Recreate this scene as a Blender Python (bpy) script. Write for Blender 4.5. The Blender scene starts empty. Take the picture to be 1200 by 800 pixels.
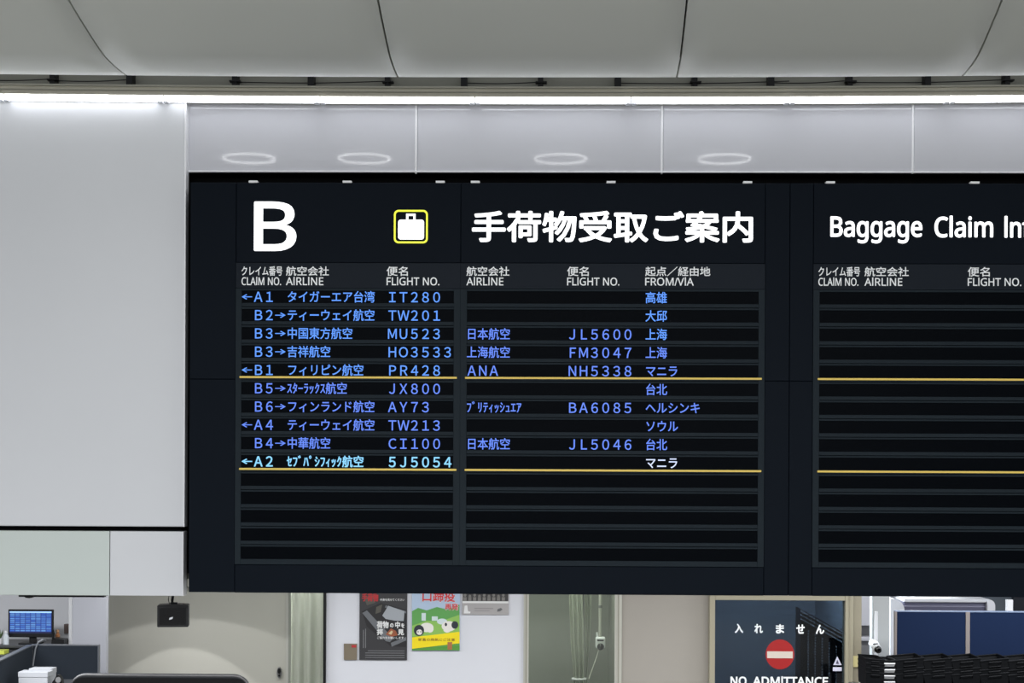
# -*- coding: utf-8 -*-
import bpy, bmesh, math, random
from mathutils import Vector, Matrix
random.seed(7)
sc = bpy.context.scene
COL = sc.collection

# ------------------------------------------------------------------ camera
F = 2000.0                       # focal length in pixels of a 1200x800 frame
CX, CY = 600.0, 560.0            # principal point (lens shift)
CAMLOC = Vector((0, 0, 2.9))
YAW, ROLL = math.radians(1.06), math.radians(0.26)
fwd = Vector((-math.sin(YAW), math.cos(YAW), 0))
r0 = Vector((math.cos(YAW), math.sin(YAW), 0)); u0 = Vector((0, 0, 1))
rgt = r0*math.cos(ROLL) + u0*math.sin(ROLL)
upv = u0*math.cos(ROLL) - r0*math.sin(ROLL)
cam = bpy.data.cameras.new('camera'); cam.sensor_width = 36; cam.lens = F/1200*36
cam.shift_y = (CY-400)/1200; cam.clip_end = 200
camo = bpy.data.objects.new('camera', cam); COL.objects.link(camo)
M = Matrix((rgt, upv, -fwd)).transposed().to_4x4(); M.translation = CAMLOC
camo.matrix_world = M
sc.camera = camo

def P(px, py, Y):
    d = fwd*F + rgt*(px-CX) - upv*(py-CY)
    return CAMLOC + d*(Y/d.y)

# ------------------------------------------------------------------ world, lights, exposure
WORLD = 0.60
HALL_W, BACK_W, RING_E, STRIP_E = 1260, 136, 5.0, 8.0
w = bpy.data.worlds.new('hall_air'); sc.world = w; w.use_nodes = True
w.node_tree.nodes['Background'].inputs[0].default_value = (0.93, 0.96, 1.0, 1)
w.node_tree.nodes['Background'].inputs[1].default_value = WORLD
vs = sc.view_settings
vs.view_transform = 'Standard'; vs.look = 'None'; vs.exposure = 0; vs.gamma = 1; vs.use_curve_mapping = False

def area(name, loc, sx, sy, watt, col=(1, 1, 1), rot=(0, 0, 0)):
    l = bpy.data.lights.new(name, 'AREA'); l.shape = 'RECTANGLE'; l.size = sx; l.size_y = sy
    l.energy = watt; l.color = col
    o = bpy.data.objects.new(name, l); o.location = loc; o.rotation_euler = rot; COL.objects.link(o); return o
area('hall_ceiling_light', (0.0, -1.5, 5.25), 9, 1.2, HALL_W, (0.94, 0.96, 1.0))
area('hall_ceiling_light', (0.0, -5.5, 5.25), 9, 1.2, HALL_W, (0.94, 0.96, 1.0))
area('customs_ceiling_light', (-1.0, 12.0, 2.62), 6.5, 0.5, BACK_W, (1.0, 0.99, 0.97))
area('customs_ceiling_light', (3.2, 12.0, 2.62), 4.0, 0.5, BACK_W*.55, (1.0, 0.99, 0.97))
area('office_ceiling_light', (-4.9, 13.0, 2.62), 2.4, 0.6, BACK_W*.8, (0.97, 0.98, 1.0))
area('bay_ceiling_light', (P(670, 745, 14.4).x, 14.4, 2.6), .55, .2, 14, (0.97, 1.0, 0.95))  # added fill that brightens the unlit bay, no fitting there
area('curtain_ceiling_light', (P(362, 745, 15.0).x, 14.9, 2.6), .3, .3, 17, (0.97, 1.0, 0.95))  # added to lift the dark curtain recess, not a known lamp
area('door_room_light', (P(914, 745, 15.2).x, 15.0, 2.6), .9, .5, 125, (0.9, 0.96, 1.0))  # extra light put in so the room behind the glass reads lighter
area('inspection_ceiling_light', (4.2, 12.8, 2.62), 2.6, 0.5, BACK_W*.5, (0.94, 0.96, 1.0))
area('cupboard_ceiling_light', (3.5, 16.4, 2.62), .8, .3, 32, (0.94, 0.96, 1.0))  # added fill to lighten the far cupboard

# ------------------------------------------------------------------ helpers
def lin(c):
    return tuple(((v/255)/12.92 if v/255 <= .04045 else ((v/255+.055)/1.055)**2.4) for v in c)

MATS = {}
def mat(name, rgb, rough=0.5, metal=0.0, spec=0.5, noise=0.0, nscale=8.0, bump=0.0, bscale=20.0, stretch=(1, 1, 1), emit=0.0, ecol=None, coat=0.0):
    if name in MATS: return MATS[name]
    m = bpy.data.materials.new(name); m.use_nodes = True; nt = m.node_tree
    b = nt.nodes['Principled BSDF']; c = lin(rgb)
    b.inputs['Base Color'].default_value = (*c, 1)
    b.inputs['Roughness'].default_value = rough; b.inputs['Metallic'].default_value = metal
    b.inputs['Specular IOR Level'].default_value = spec
    b.inputs['Coat Weight'].default_value = coat
    tc = None
    if noise or bump:
        tc = nt.nodes.new('ShaderNodeTexCoord'); mp = nt.nodes.new('ShaderNodeMapping')
        mp.inputs['Scale'].default_value = stretch; nt.links.new(tc.outputs['Object'], mp.inputs[0])
    if noise:
        n = nt.nodes.new('ShaderNodeTexNoise'); n.inputs['Scale'].default_value = nscale; n.inputs['Detail'].default_value = 4
        nt.links.new(mp.outputs[0], n.inputs['Vector'])
        r = nt.nodes.new('ShaderNodeMix'); r.data_type = 'RGBA'
        r.inputs[6].default_value = (*[v*(1-noise) for v in c], 1); r.inputs[7].default_value = (*[min(1, v*(1+noise)) for v in c], 1)
        nt.links.new(n.outputs['Fac'], r.inputs[0]); nt.links.new(r.outputs[2], b.inputs['Base Color'])
    if bump:
        n = nt.nodes.new('ShaderNodeTexNoise'); n.inputs['Scale'].default_value = bscale; n.inputs['Detail'].default_value = 2
        nt.links.new(mp.outputs[0], n.inputs['Vector'])
        bp = nt.nodes.new('ShaderNodeBump'); bp.inputs['Strength'].default_value = bump; bp.inputs['Distance'].default_value = .01
        nt.links.new(n.outputs['Fac'], bp.inputs['Height']); nt.links.new(bp.outputs[0], b.inputs['Normal'])
    if emit:
        b.inputs['Emission Color'].default_value = (*(lin(ecol) if ecol else c), 1)
        b.inputs['Emission Strength'].default_value = emit
    MATS[name] = m; return m

def glass(name, tint, refl=0.06, rough=0.02):
    if name in MATS: return MATS[name]
    m = bpy.data.materials.new(name); m.use_nodes = True; nt = m.node_tree
    for n in list(nt.nodes):
        if n.type == 'BSDF_PRINCIPLED': nt.nodes.remove(n)
    out = [n for n in nt.nodes if n.type == 'OUTPUT_MATERIAL'][0]
    t = nt.nodes.new('ShaderNodeBsdfTransparent'); t.inputs[0].default_value = (*tint, 1)
    g = nt.nodes.new('ShaderNodeBsdfGlossy'); g.inputs['Roughness'].default_value = rough
    mx = nt.nodes.new('ShaderNodeMixShader'); fr = nt.nodes.new('ShaderNodeFresnel'); fr.inputs[0].default_value = 1.45
    ad = nt.nodes.new('ShaderNodeMath'); ad.operation = 'ADD'; ad.inputs[1].default_value = refl-.04
    nt.links.new(fr.outputs[0], ad.inputs[0]); nt.links.new(ad.outputs[0], mx.inputs[0])
    nt.links.new(t.outputs[0], mx.inputs[1]); nt.links.new(g.outputs[0], mx.inputs[2]); nt.links.new(mx.outputs[0], out.inputs[0])
    MATS[name] = m; return m

WP = {}                                    # world position of each object's origin
def empty(name, loc, label=None, cat=None, group=None, kind=None):
    o = bpy.data.objects.new(name, None); o.location = loc; o.empty_display_size = .1; COL.objects.link(o)
    WP[o] = Vector(loc); return tag(o, label, cat, group, kind)
def tag(o, label=None, cat=None, group=None, kind=None):
    if label: o['label'] = label
    if cat: o['category'] = cat
    if group: o['group'] = group
    if kind: o['kind'] = kind
    return o
def link(name, bm, material, parent=None, smooth=False, origin=None):
    if origin is None:
        vs_ = [v.co for v in bm.verts]
        lo = [min(v[i] for v in vs_) for i in range(3)]; hi = [max(v[i] for v in vs_) for i in range(3)]
        origin = Vector(((lo[0]+hi[0])/2, (lo[1]+hi[1])/2, lo[2]))
    origin = Vector(origin)
    bmesh.ops.translate(bm, verts=bm.verts, vec=-origin)
    me = bpy.data.meshes.new(name); bm.to_mesh(me); bm.free()
    if smooth:
        for p in me.polygons: p.use_smooth = True
    for m in (material if isinstance(material, (list, tuple)) else [material]): me.materials.append(m)
    o = bpy.data.objects.new(name, me); COL.objects.link(o)
    if parent is not None: o.parent = parent; o.location = origin - WP[parent]
    else: o.location = origin
    WP[o] = origin
    return o
def copy_tree(o, loc=None, parent=None):
    c = o.copy(); COL.objects.link(c)
    if parent is not None: c.parent = parent
    if loc is not None: c.location = loc
    for ch in list(o.children): copy_tree(ch, None, c)
    return c

def add_box(bm, lo, hi, bevel=0.0, seg=2, mi=0):
    r = bmesh.ops.create_cube(bm, size=1)
    vs_ = r['verts']
    for v in vs_:
        v.co = Vector([(lo[i]+hi[i])/2 + v.co[i]*(hi[i]-lo[i]) for i in range(3)])
    fs = set(f for v in vs_ for f in v.link_faces)
    for f in fs: f.material_index = mi
    if bevel:
        es = set(e for v in vs_ for e in v.link_edges)
        bmesh.ops.bevel(bm, geom=list(es), offset=bevel, segments=seg, profile=.5, affect='EDGES', material=mi)
    return bm
def box(lo, hi, bevel=0.0, seg=2):
    return add_box(bmesh.new(), lo, hi, bevel, seg)
def rect(x0, y0, x1, y1, Y, d=.02, bevel=0.0, bm=None, front=None, mi=0):
    """box whose front face covers the measured rectangle at distance Y, thickness d going back"""
    a, b = P(x0, y0, Y), P(x1, y1, Y); c, e = P(x0, y1, Y), P(x1, y0, Y)
    xl, xr = (a.x+c.x)/2, (b.x+e.x)/2; zt, zb = (a.z+e.z)/2, (c.z+b.z)/2
    return add_box(bm or bmesh.new(), (xl, Y, zb), (xr, Y+d, zt), bevel, 2, mi)
def add_tube(bm, pts, r, n=10, cap=True, mi=0):
    pts = [Vector(p) for p in pts]; rings = []
    rr = r if isinstance(r, (list, tuple)) else [r]*len(pts)
    for i, p in enumerate(pts):
        t = (pts[min(i+1, len(pts)-1)] - pts[max(i-1, 0)]).normalized()
        a = t.cross(Vector((0, 0, 1)));
        if a.length < 1e-3: a = t.cross(Vector((0, 1, 0)))
        a.normalize(); b = t.cross(a)
        rings.append([bm.verts.new(p + (a*math.cos(2*math.pi*k/n) + b*math.sin(2*math.pi*k/n))*rr[i]) for k in range(n)])
    for i in range(len(rings)-1):
        for k in range(n):
            f = bm.faces.new((rings[i][k], rings[i][(k+1) % n], rings[i+1][(k+1) % n], rings[i+1][k])); f.material_index = mi
    if cap:
        for q in (rings[0], rings[-1]): bm.faces.new(q).material_index = mi
    bmesh.ops.recalc_face_normals(bm, faces=bm.faces)
    return bm
def tube(pts, r, n=10): return add_tube(bmesh.new(), pts, r, n)
def add_prism(bm, pts, Y, d, mi=0):
    """closed outline (x,z) at front distance Y, thickness d going back"""
    a = [bm.verts.new((x, Y, z)) for x, z in pts]; b = [bm.verts.new((x, Y+d, z)) for x, z in pts]
    n = len(pts)
    fs = [bm.faces.new(a), bm.faces.new(b[::-1])] + [bm.faces.new((a[i], b[i], b[(i+1) % n], a[(i+1) % n])) for i in range(n)]
    for f in fs: f.material_index = mi
    bmesh.ops.recalc_face_normals(bm, faces=fs)
    return bm
def prism_px(pts, Y, d, bm=None, mi=0):
    q = [P(x, y, Y) for x, y in pts]
    return add_prism(bm or bmesh.new(), [(p.x, p.z) for p in q], Y, d, mi)
def ell_px(cx, cy, rx, ry, Y, d, bm=None, n=24, mi=0):
    return prism_px([(cx+rx*math.cos(2*math.pi*k/n), cy+ry*math.sin(2*math.pi*k/n)) for k in range(n)], Y, d, bm, mi)
def rrect(x0, z0, x1, z1, r, n=6):
    out = []
    for cx, cz, a0 in ((x1-r, z1-r, 0), (x0+r, z1-r, 90), (x0+r, z0+r, 180), (x1-r, z0+r, 270)):
        for k in range(n+1):
            a = math.radians(a0+90*k/n); out.append((cx+r*math.cos(a), cz+r*math.sin(a)))
    return out

# ---- lettering ----
_tc = bpy.data.curves.new('lettering_curve', 'FONT'); _tc.resolution_u = 3
_to = bpy.data.objects.new('lettering_curve', _tc); COL.objects.link(_to)
_gc = {}
def glyphs(s):
    if s in _gc: return _gc[s]
    _tc.body = s
    bpy.context.view_layer.update()
    ev = _to.evaluated_get(bpy.context.evaluated_depsgraph_get()); me = ev.to_mesh()
    vv = [(v.co.x, v.co.y) for v in me.vertices]; ff = [tuple(p.vertices) for p in me.polygons]
    ev.to_mesh_clear(); _gc[s] = (vv, ff); return _gc[s]
def wide(s): return ''.join(chr(0xFF00+ord(c)-32) if 33 <= ord(c) < 127 else c for c in s)
def sans(s, bold=False):
    r = ''
    for ch in s:
        if ch == 'I': r += chr(0x1D5C5)          # plain upright stroke, no serifs
        elif 'A' <= ch <= 'Z': r += chr((0x1D5D4 if bold else 0x1D5A0)+ord(ch)-65)
        elif 'a' <= ch <= 'z': r += chr((0x1D5EE if bold else 0x1D5BA)+ord(ch)-97)
        else: r += ch
    return r
def stamp(bm, vv, ff, fn, Y, fat=0.0, mi=0):
    """put an outline on the plane at Y; fat thickens the strokes by overlaid, minutely staggered copies"""
    offs = [(0, 0)]
    if fat: offs += [(fat*math.cos(k*math.pi/4), fat*math.sin(k*math.pi/4)) for k in range(8)]
    for i, (ox, oz) in enumerate(offs):
        q = []
        for x, y in vv:
            X, Z = fn(x, y); q.append(bm.verts.new((X+ox, Y-i*2e-5, Z+oz)))
        for f in ff:
            try: bm.faces.new([q[k] for k in f]).material_index = mi
            except ValueError: pass
def fit_text(bm, s, x0, y0, x1, y1, Y, fat=0.0, ref=None, mi=0):
    """fit the ink of s into the measured rectangle; ref gives the vertical extent from another string"""
    vv, ff = glyphs(s)
    ry = [v[1] for v in (glyphs(ref)[0] if ref else vv)]
    ax, bx = min(v[0] for v in vv), max(v[0] for v in vv); ay, by = min(ry), max(ry)
    p0, p1 = P(x0, y1, Y), P(x1, y0, Y)
    p2, p3 = P(x1, y1, Y), P(x0, y0, Y)
    zb, zt = (p0.z+p2.z)/2+fat, (p1.z+p3.z)/2-fat
    xl, xr = p0.x+fat, p1.x-fat
    stamp(bm, vv, ff, lambda x, y: (xl+(x-ax)/(bx-ax)*(xr-xl), zb+(y-ay)/(by-ay)*(zt-zb)), Y, fat, mi)
HALF = set('ｱｲｳｴｵｶｷｸｹｺｻｼｽｾｿﾀﾁﾂﾃﾄﾅﾆﾇﾈﾉﾊﾋﾌﾍﾎﾏﾐﾑﾒﾓﾔﾕﾖﾗﾘﾙﾚﾛﾜﾝｧｨｩｪｫｬｭｮｯｰﾞﾟ')
def cell_text(bm, s, x, zc, Y, em, fat=0.0):
    """fixed-pitch flap lettering: x = world left edge, zc = world centre height, em = pitch"""
    for ch in s:
        adv = .5 if ch in HALF else 1.0
        if ch != ' ':
            c = wide(ch); vv, ff = glyphs(c)
            if ch in '←→':
                fn = lambda a, b, x=x: (x+(a-.49)*1.28*em+.5*em, zc+(b-.32)*em*.72)
            elif ch.isascii():
                fn = lambda a, b, x=x: (x+(a-.5)*1.12*em+.5*em, zc+(b-.3675)*em*1.22)
            else:
                fn = lambda a, b, x=x: (x+a*em, zc+(b-.36)*em*1.1)
            stamp(bm, vv, ff, fn, Y, fat)
        x += adv*em

# ------------------------------------------------------------------ materials
WHITE = mat('satin_white_panel', (217, 218, 221), .32, spec=.4, noise=.015, nscale=3, bump=.02, bscale=4)
GLOSSW = mat('gloss_white_panel', (206, 206, 212), .028, spec=.8, noise=.012, nscale=3)
CEILM = mat('grey_ceiling_panel', (216, 217, 209), .55, spec=.3, noise=.015, nscale=2)
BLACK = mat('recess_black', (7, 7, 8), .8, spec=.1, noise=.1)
BOARD = mat('board_black_metal', (16, 22, 30), .5, spec=.04, noise=.06, nscale=1.5)
SLAT = mat('slat_charcoal', (32, 40, 46), .55, spec=.08, noise=.05, nscale=4)
WINDOW = mat('flap_window_black', (4, 7, 12), .4, spec=.02, noise=.12, nscale=2)
YEL = mat('yellow_rule', (240, 206, 96), .5, noise=.03)
LEDW = mat('backlit_white_lettering', (240, 242, 245), .4, emit=1.15, ecol=(255, 255, 255))
INK = mat('white_ink', (253, 254, 255), .5, noise=.01)
BL1 = mat('blue_led_lettering', (20, 40, 90), .5, emit=1.0, ecol=(88, 152, 255))
BL2 = mat('violet_blue_led_lettering', (20, 30, 90), .5, emit=1.0, ecol=(94, 134, 246))
BL3 = mat('bright_blue_led_lettering', (20, 60, 90), .5, emit=1.0, ecol=(138, 212, 255))
BL4 = mat('white_blue_led_lettering', (60, 60, 90), .5, emit=1.0, ecol=(214, 226, 255))
LIME = mat('lime_icon_outline', (200, 205, 40), .4, emit=.9, ecol=(222, 228, 50))
TUBE = mat('strip_light_diffuser', (250, 250, 252), .4, emit=STRIP_E, ecol=(244, 248, 255))
RAIL = mat('beige_cove_rail', (206, 201, 184), .4, noise=.03, nscale=6, stretch=(.2, 1, 6))
GAP = mat('dim_cove_wall', (132, 132, 122), .7, noise=.06)
FLOOR = mat('polished_floor', (130, 130, 127), .3, noise=.06, nscale=2)
BWALL = mat('customs_white_wall', (222, 224, 230), .5, noise=.01, spec=.3)
GREYW = mat('warm_grey_wall', (192, 191, 183), .6, noise=.03, nscale=3, spec=.2)
BEIGEW = mat('beige_wall', (160, 156, 150), .6, noise=.015, spec=.2)
GREENW = mat('green_grey_wall', (143, 146, 138), .7, noise=.06, nscale=3)
ALU = mat('aluminium_frame', (196, 196, 188), .35, metal=.3, noise=.03)
BEIGEF = mat('beige_door_frame', (156, 151, 132), .4, noise=.03)
CURT = mat('pale_green_curtain', (206, 210, 198), .8, noise=.015, nscale=6)
DARKP = mat('plastic_black', (12, 13, 15), .45, spec=.3, noise=.08)
NAVY = mat('navy_fabric', (15, 28, 53), .85, noise=.1, nscale=60, spec=.1)
CHAR = mat('charcoal_fabric', (43, 49, 57), .85, noise=.08, nscale=60, spec=.1)
MIDG = mat('grey_metal', (130, 130, 132), .4, metal=.2, noise=.04)
WPL = mat('white_plastic', (228, 230, 234), .35, noise=.02)
LAV = mat('dark_lavender_roller', (84, 84, 104), .3, noise=.06, nscale=8)
TRAY = mat('black_basket_plastic', (7, 9, 13), .65, spec=.15, noise=.1)
TRAYL = mat('light_tray_plastic', (205, 207, 212), .35, noise=.04)
RED = mat('sign_red', (158, 16, 18), .5, noise=.02)
CREAM = mat('sign_white', (206, 196, 186), .5, noise=.01)

# ------------------------------------------------------------------ setting: hall shell
def sag(x): return .0021*(x-.1)**2
XL, XR = -4.2, 6.2
Yw = 8.15
link('floor', box((-9, -9, -.1), (10, 19, 0)), FLOOR)['kind'] = 'structure'

# --- bellied ceiling: measured section (distance, height), panels divided by open joints
_pp = [(7.83, 4.80), (7.815, 4.746), (7.80, 4.737), (7.7, 4.731), (7.6, 4.727), (7.5, 4.7255), (7.38, 4.7285), (7.24, 4.744), (7.09, 4.766), (6.95, 4.788), (6.82, 4.811), (6.55, 4.865),
       (6.2, 4.948), (5.8, 5.06), (5.4, 5.19), (5.0, 5.31), (4.6, 5.40)]
prof = []
for i in range(len(_pp)-1):                       # smooth the measured section
    p0, p1, p2, p3 = (Vector(_pp[max(0, min(len(_pp)-1, i+k))]) for k in (-1, 0, 1, 2))
    n = 1 if i < 3 else 4
    for q in range(n):
        u = q/n
        prof.append(tuple(.5*((2*p1)+(p2-p0)*u+(2*p0-5*p1+4*p2-p3)*u*u+(3*p1-p0-3*p2+p3)*u**3)))
prof.append(_pp[-1])
link('ceiling', box((-9, -9, 5.44), (10, 4.6, 5.5)), CEILM)['kind'] = 'structure'
def seamx(pxb, pxt):
    xb = P(pxb, 88, 7.8).x; xt = P(pxt, 0, 6.82).x
    return lambda Y: xb + (xt-xb)*min(1.6, (7.8-Y)/.98)
seams = [seamx(-172, -262), seamx(148, 80), seamx(466, 443), seamx(793, 805), seamx(1128, 1174.5), seamx(1462, 1560), seamx(1790, 1940)]
root = empty('ceiling', (0, 6, 4.72), kind='structure')
for a, b in zip(seams[:-1], seams[1:]):
    bm = bmesh.new(); g = .004; rows = []; nx = 8
    for Y, z in prof:
        xa, xb = a(Y)+g, b(Y)-g
        rows.append([(xa+(xb-xa)*k/nx, Y, z) for k in range(nx+1)])
    V1 = [[bm.verts.new((x, y, z+sag(x)-.006)) for x, y, z in r] for r in rows]
    V2 = [[bm.verts.new((x, y, z+sag(x)+.03)) for x, y, z in r] for r in rows]
    for i in range(len(rows)-1):
        for k in range(nx):
            bm.faces.new((V1[i][k], V1[i][k+1], V1[i+1][k+1], V1[i+1][k]))
            bm.faces.new((V2[i][k], V2[i+1][k], V2[i+1][k+1], V2[i][k+1]))
        for k in (0, nx): bm.faces.new((V1[i][k], V1[i+1][k], V2[i+1][k], V2[i][k]))
    for i in (0, len(rows)-1):
        for k in range(nx): bm.faces.new((V1[i][k], V2[i][k], V2[i][k+1], V1[i][k+1]))
    bmesh.ops.recalc_face_normals(bm, faces=bm.faces)
    o = link('panel', bm, CEILM, root)
    for p in o.data.polygons: p.use_smooth = abs(p.normal.x) < .5
bm = bmesh.new()                                  # dark backing above the open joints
V = [[bm.verts.new((x, Y, z+.045+.03)) for x in (XL-1, XR+1)] for Y, z in prof[3:-2]]
for i in range(len(V)-1): bm.faces.new((V[i][0], V[i][1], V[i+1][1], V[i+1][0]))
link('backing', bm, BLACK, root)

# --- bulkhead wall with the board's recess
root = empty('wall_front', (0, 8.3, 2.35), kind='structure')
link('core', box((XL, 8.32, 2.40), (XR, 8.55, 5.6)), GAP, root)
zt = P(600, 119, Yw).z; zb = P(600, 201.5, Yw).z
ps = [218, 488, 776, 1070, 1362, 1650]
for a, b in zip(ps[:-1], ps[1:]):
    xa, xb = P(a, 160, Yw).x+.004, P(b, 160, Yw).x-.004
    link('upper_panel', box((xa, Yw, zb), (xb, Yw+.05, zt+.03), .005, 3), GLOSSW, root)
for px in ps[:-1]:
    c = P(px, 160, Yw)
    link('joint_strip', box((c.x-.0065, Yw-.004, P(px, 203.5, Yw).z), (c.x+.0035, Yw+.02, zt-.01), .0025, 2), mat('white_joint_strip', (246, 246, 248), .3, spec=.6, noise=.01), root)  # white strips painted in for the light caught on panel edges
link('edge_strip', box((P(218, 200, Yw).x, Yw-.006, zb-.003), (P(1650, 200, Yw).x, Yw+.02, zb+.005), .002, 2), mat('white_joint_strip', (246, 246, 248), .3), root)  # bright line put in as the lit bottom edge of the panels
link('shadow_cover', box((P(217, 200, 8.16).x, 8.157, zb-.006), (XR, 8.28, zb-.0035)), BLACK, root)  # black sheet in place of the shade under the panels
link('recess_back', box((P(214, 400, 8.28).x, 8.27, 2.43), (XR, 8.31, zb+.05)), BLACK, root)
link('joint_backing', box((P(214, 400, 8.28).x, 8.21, zb+.0), (XR, 8.25, zt)), mat('joint_grey', (150, 150, 150), .6), root)
# --- left white wall
root = empty('wall_left', (-2, 8.1, 2.34), kind='structure')
xr = P(215.5, 400, 8.1).x
z616, z622, z697 = P(100, 616.5, 8.1).z, P(100, 622, 8.1).z, P(100, 697.5, 8.1).z
link('large_panel', box((XL, 8.1, z616), (xr, 8.2, zt+.02), .006, 3), WHITE, root)
xs_ = P(128.5, 660, 8.1).x; xr2 = P(214, 660, 8.1).x
link('lower_panel', box((XL, 8.1, z697), (xs_-.0015, 8.2, z622), .003, 2), mat('pale_green_white_panel', (203, 211, 206), .35, noise=.015, nscale=3), root)
link('lower_panel', box((xs_+.0015, 8.1, z697), (xr2, 8.2, z622), .003, 2), WHITE, root)
link('joint_backing', box((XL, 8.16, z697+.03), (xr-.02, 8.3, zt)), BLACK, root)
link('edge_strip', box((xr-.0005, 8.094, z616), (xr+.008, 8.16, zt), .002, 2), MATS['white_joint_strip'], root)  # white line standing in for light along the large panel's edge
link('edge_strip', box((xr2-.0005, 8.094, z697), (xr2+.005, 8.16, z622), .002, 2), MATS['white_joint_strip'], root)  # same painted lit edge on the lower panel
link('soffit', box((XL, 8.19, z697+.012), (xr2-.01, 8.32, z697+.03)), GREYW, root)

# --- cove: rail, dim gap, brackets
root = empty('trim_1', (0, 8.2, 4.7), kind='structure')
def strip(y0, y1, Y, d, nx=24, off=0.0):
    za, zb_ = P(600, y0, Y).z, P(600, y1, Y).z
    bm = bmesh.new(); R = []
    for k in range(nx+1):
        x = XL+(XR-XL)*k/nx; s = sag(x)
        R.append([bm.verts.new((x, yy, zz+s)) for yy, zz in ((Y, zb_), (Y, za), (Y+d, za), (Y+d, zb_))])
    for a, b in zip(R[:-1], R[1:]):
        for k in range(4): bm.faces.new((a[k], a[(k+1) % 4], b[(k+1) % 4], b[k]))
    bm.faces.new(R[0]); bm.faces.new(R[-1][::-1]); bmesh.ops.recalc_face_normals(bm, faces=bm.faces)
    return bm
link('rail', strip(102.3, 114, 8.13, .04), RAIL, root)
link('rail_lip', strip(101.3, 103.3, 8.115, .05), mat('rail_lip_grey', (150, 148, 136), .4, noise=.02), root)
link('rail_lip', strip(107.5, 108.4, 8.122, .02), MATS['rail_lip_grey'], root)
link('gap_wall', strip(80, 104, 8.24, .03), GAP, root)
for i, px in enumerate([-27, 63, 153, 276, 365, 454.5, 544, 633.5, 724, 813.8, 903, 995, 1086, 1179, 1270]):
    c = P(px, 95, 8.2); s = sag(c.x); hw = .015 if i % 2 == 0 else .013
    bm = box((c.x-hw, 8.17, P(600, 101.5, 8.17).z+s), (c.x+hw, 8.24, P(600, 86, 8.17).z+s), .002)
    if i % 2: add_box(bm, (c.x-.024, 8.16, c.z+s-.016), (c.x+.03, 8.2, c.z+s-.009), .001)
    link('bracket', bm, DARKP, root)
bm = bmesh.new()
for a, b in ((-27, 60), (66, 150), (280, 452), (548, 640), (727, 925), (906, 990), (1000, 1180)):
    pa, pb = P(a, 97.5, 8.18), P(b, 97.5, 8.18)
    add_tube(bm, [(pa.x+(pb.x-pa.x)*t, 8.18, pa.z+(pb.z-pa.z)*t+sag(pa.x+(pb.x-pa.x)*t)-.006*math.sin(math.pi*t)+.008*t) for t in [k/8 for k in range(9)]], .0025, 6)
link('cable', bm, DARKP, root)

# --- white light strips end to end under the rail
js = [-184, 2, 190, 374, 556, 740, 926, 1114, 1302]
ords = ['first', 'second', 'third', 'fourth', 'fifth', 'sixth', 'seventh', 'eighth']
for i, (a, b) in enumerate(zip(js[:-1], js[1:])):
    pa, pb = P(a, 115, 8.05), P(b, 115, 8.05)
    t = empty('strip_light', ((pa.x+pb.x)/2, 8.08, pa.z), 'long white light strip, %s from the left in the row above the wall panels' % ords[i], 'lamp', 'light strips in the cove')
    zc = P(600, 116.2, 8.05).z
    bm = bmesh.new(); n = 6; R = []
    for k in range(n+1):
        x = pa.x+.004+(pb.x-pa.x-.008)*k/n
        R.append([bm.verts.new((x, 8.085-.03*math.sin(math.radians(th)), zc+sag(x)-.001+.0135*math.cos(math.radians(th)))) for th in range(0, 181, 20)])
    m = len(R[0])
    for q0, q1 in zip(R[:-1], R[1:]):
        for k in range(m): bm.faces.new((q0[k], q0[(k+1) % m], q1[(k+1) % m], q1[k]))
    bm.faces.new(R[0]); bm.faces.new(R[-1][::-1]); bmesh.ops.recalc_face_normals(bm, faces=bm.faces)
    link('diffuser', bm, TUBE, t)
    bm = bmesh.new()
    for k in range(6):
        xa = pa.x+.003+(pb.x-pa.x-.006)*k/6; xb = xa+(pb.x-pa.x-.006)/6; zz = zc+sag((xa+xb)/2)
        add_box(bm, (xa, 8.086, zz-.013), (xb, 8.128, zz+.0134)); add_box(bm, (xa, 8.064, zz+.0135), (xb, 8.128, zz+.0165))  # the upper box is an added lip keeping tube light off the rail
    link('housing', bm, MATS['rail_lip_grey'], t)
    for x in (pa.x+.014, pb.x-.014):
        link('end_clip', box((x-.012, 8.06, zc+sag(x)-.0195), (x+.012, 8.10, zc+sag(x)-.0148), .002), WPL, t)

# --- ring lamps in the hall ceiling (their mirror images show in the glossy panels)
def ring_lamp(px, i):
    D = (5.385-2.9)*F/374; q = P(px, 186, D); y = 2*Yw-D
    t = empty('ring_lamp', (q.x, y, 5.39), 'round ring lamp in the hall ceiling, %s from the left' % ords[i], 'lamp', 'ring lamps in the ceiling')
    def ring(R, r, z):
        bm = bmesh.new(); n = 40; k = 8; vv = []
        for a in range(n):
            A = 2*math.pi*a/n
            vv.append([bm.verts.new((q.x+(R+r*math.cos(2*math.pi*b/k))*math.cos(A), y+(R+r*math.cos(2*math.pi*b/k))*math.sin(A), z+r*math.sin(2*math.pi*b/k))) for b in range(k)])
        for a in range(n):
            for b in range(k): bm.faces.new((vv[a][b], vv[(a+1) % n][b], vv[(a+1) % n][(b+1) % k], vv[a][(b+1) % k]))
        bmesh.ops.recalc_face_normals(bm, faces=bm.faces); return bm
    link('ring_tube', ring(.2, .008, 5.385), mat('ring_tube_glow', (255, 255, 255), .4, emit=RING_E), t, True)
    link('ring_base', ring(.2, .012, 5.402), WPL, t, True)
for i, px in enumerate((292, 427, 657, 849)): ring_lamp(px, i)

# ------------------------------------------------------------------ flight information boards
YB = 8.0
ztop, zbot = P(600, 214, YB).z, P(600, 696, YB).z
X = lambda px, py=440: P(px, py, YB).x
z_of = lambda py, px=283: P(px, py, YB).z
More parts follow.
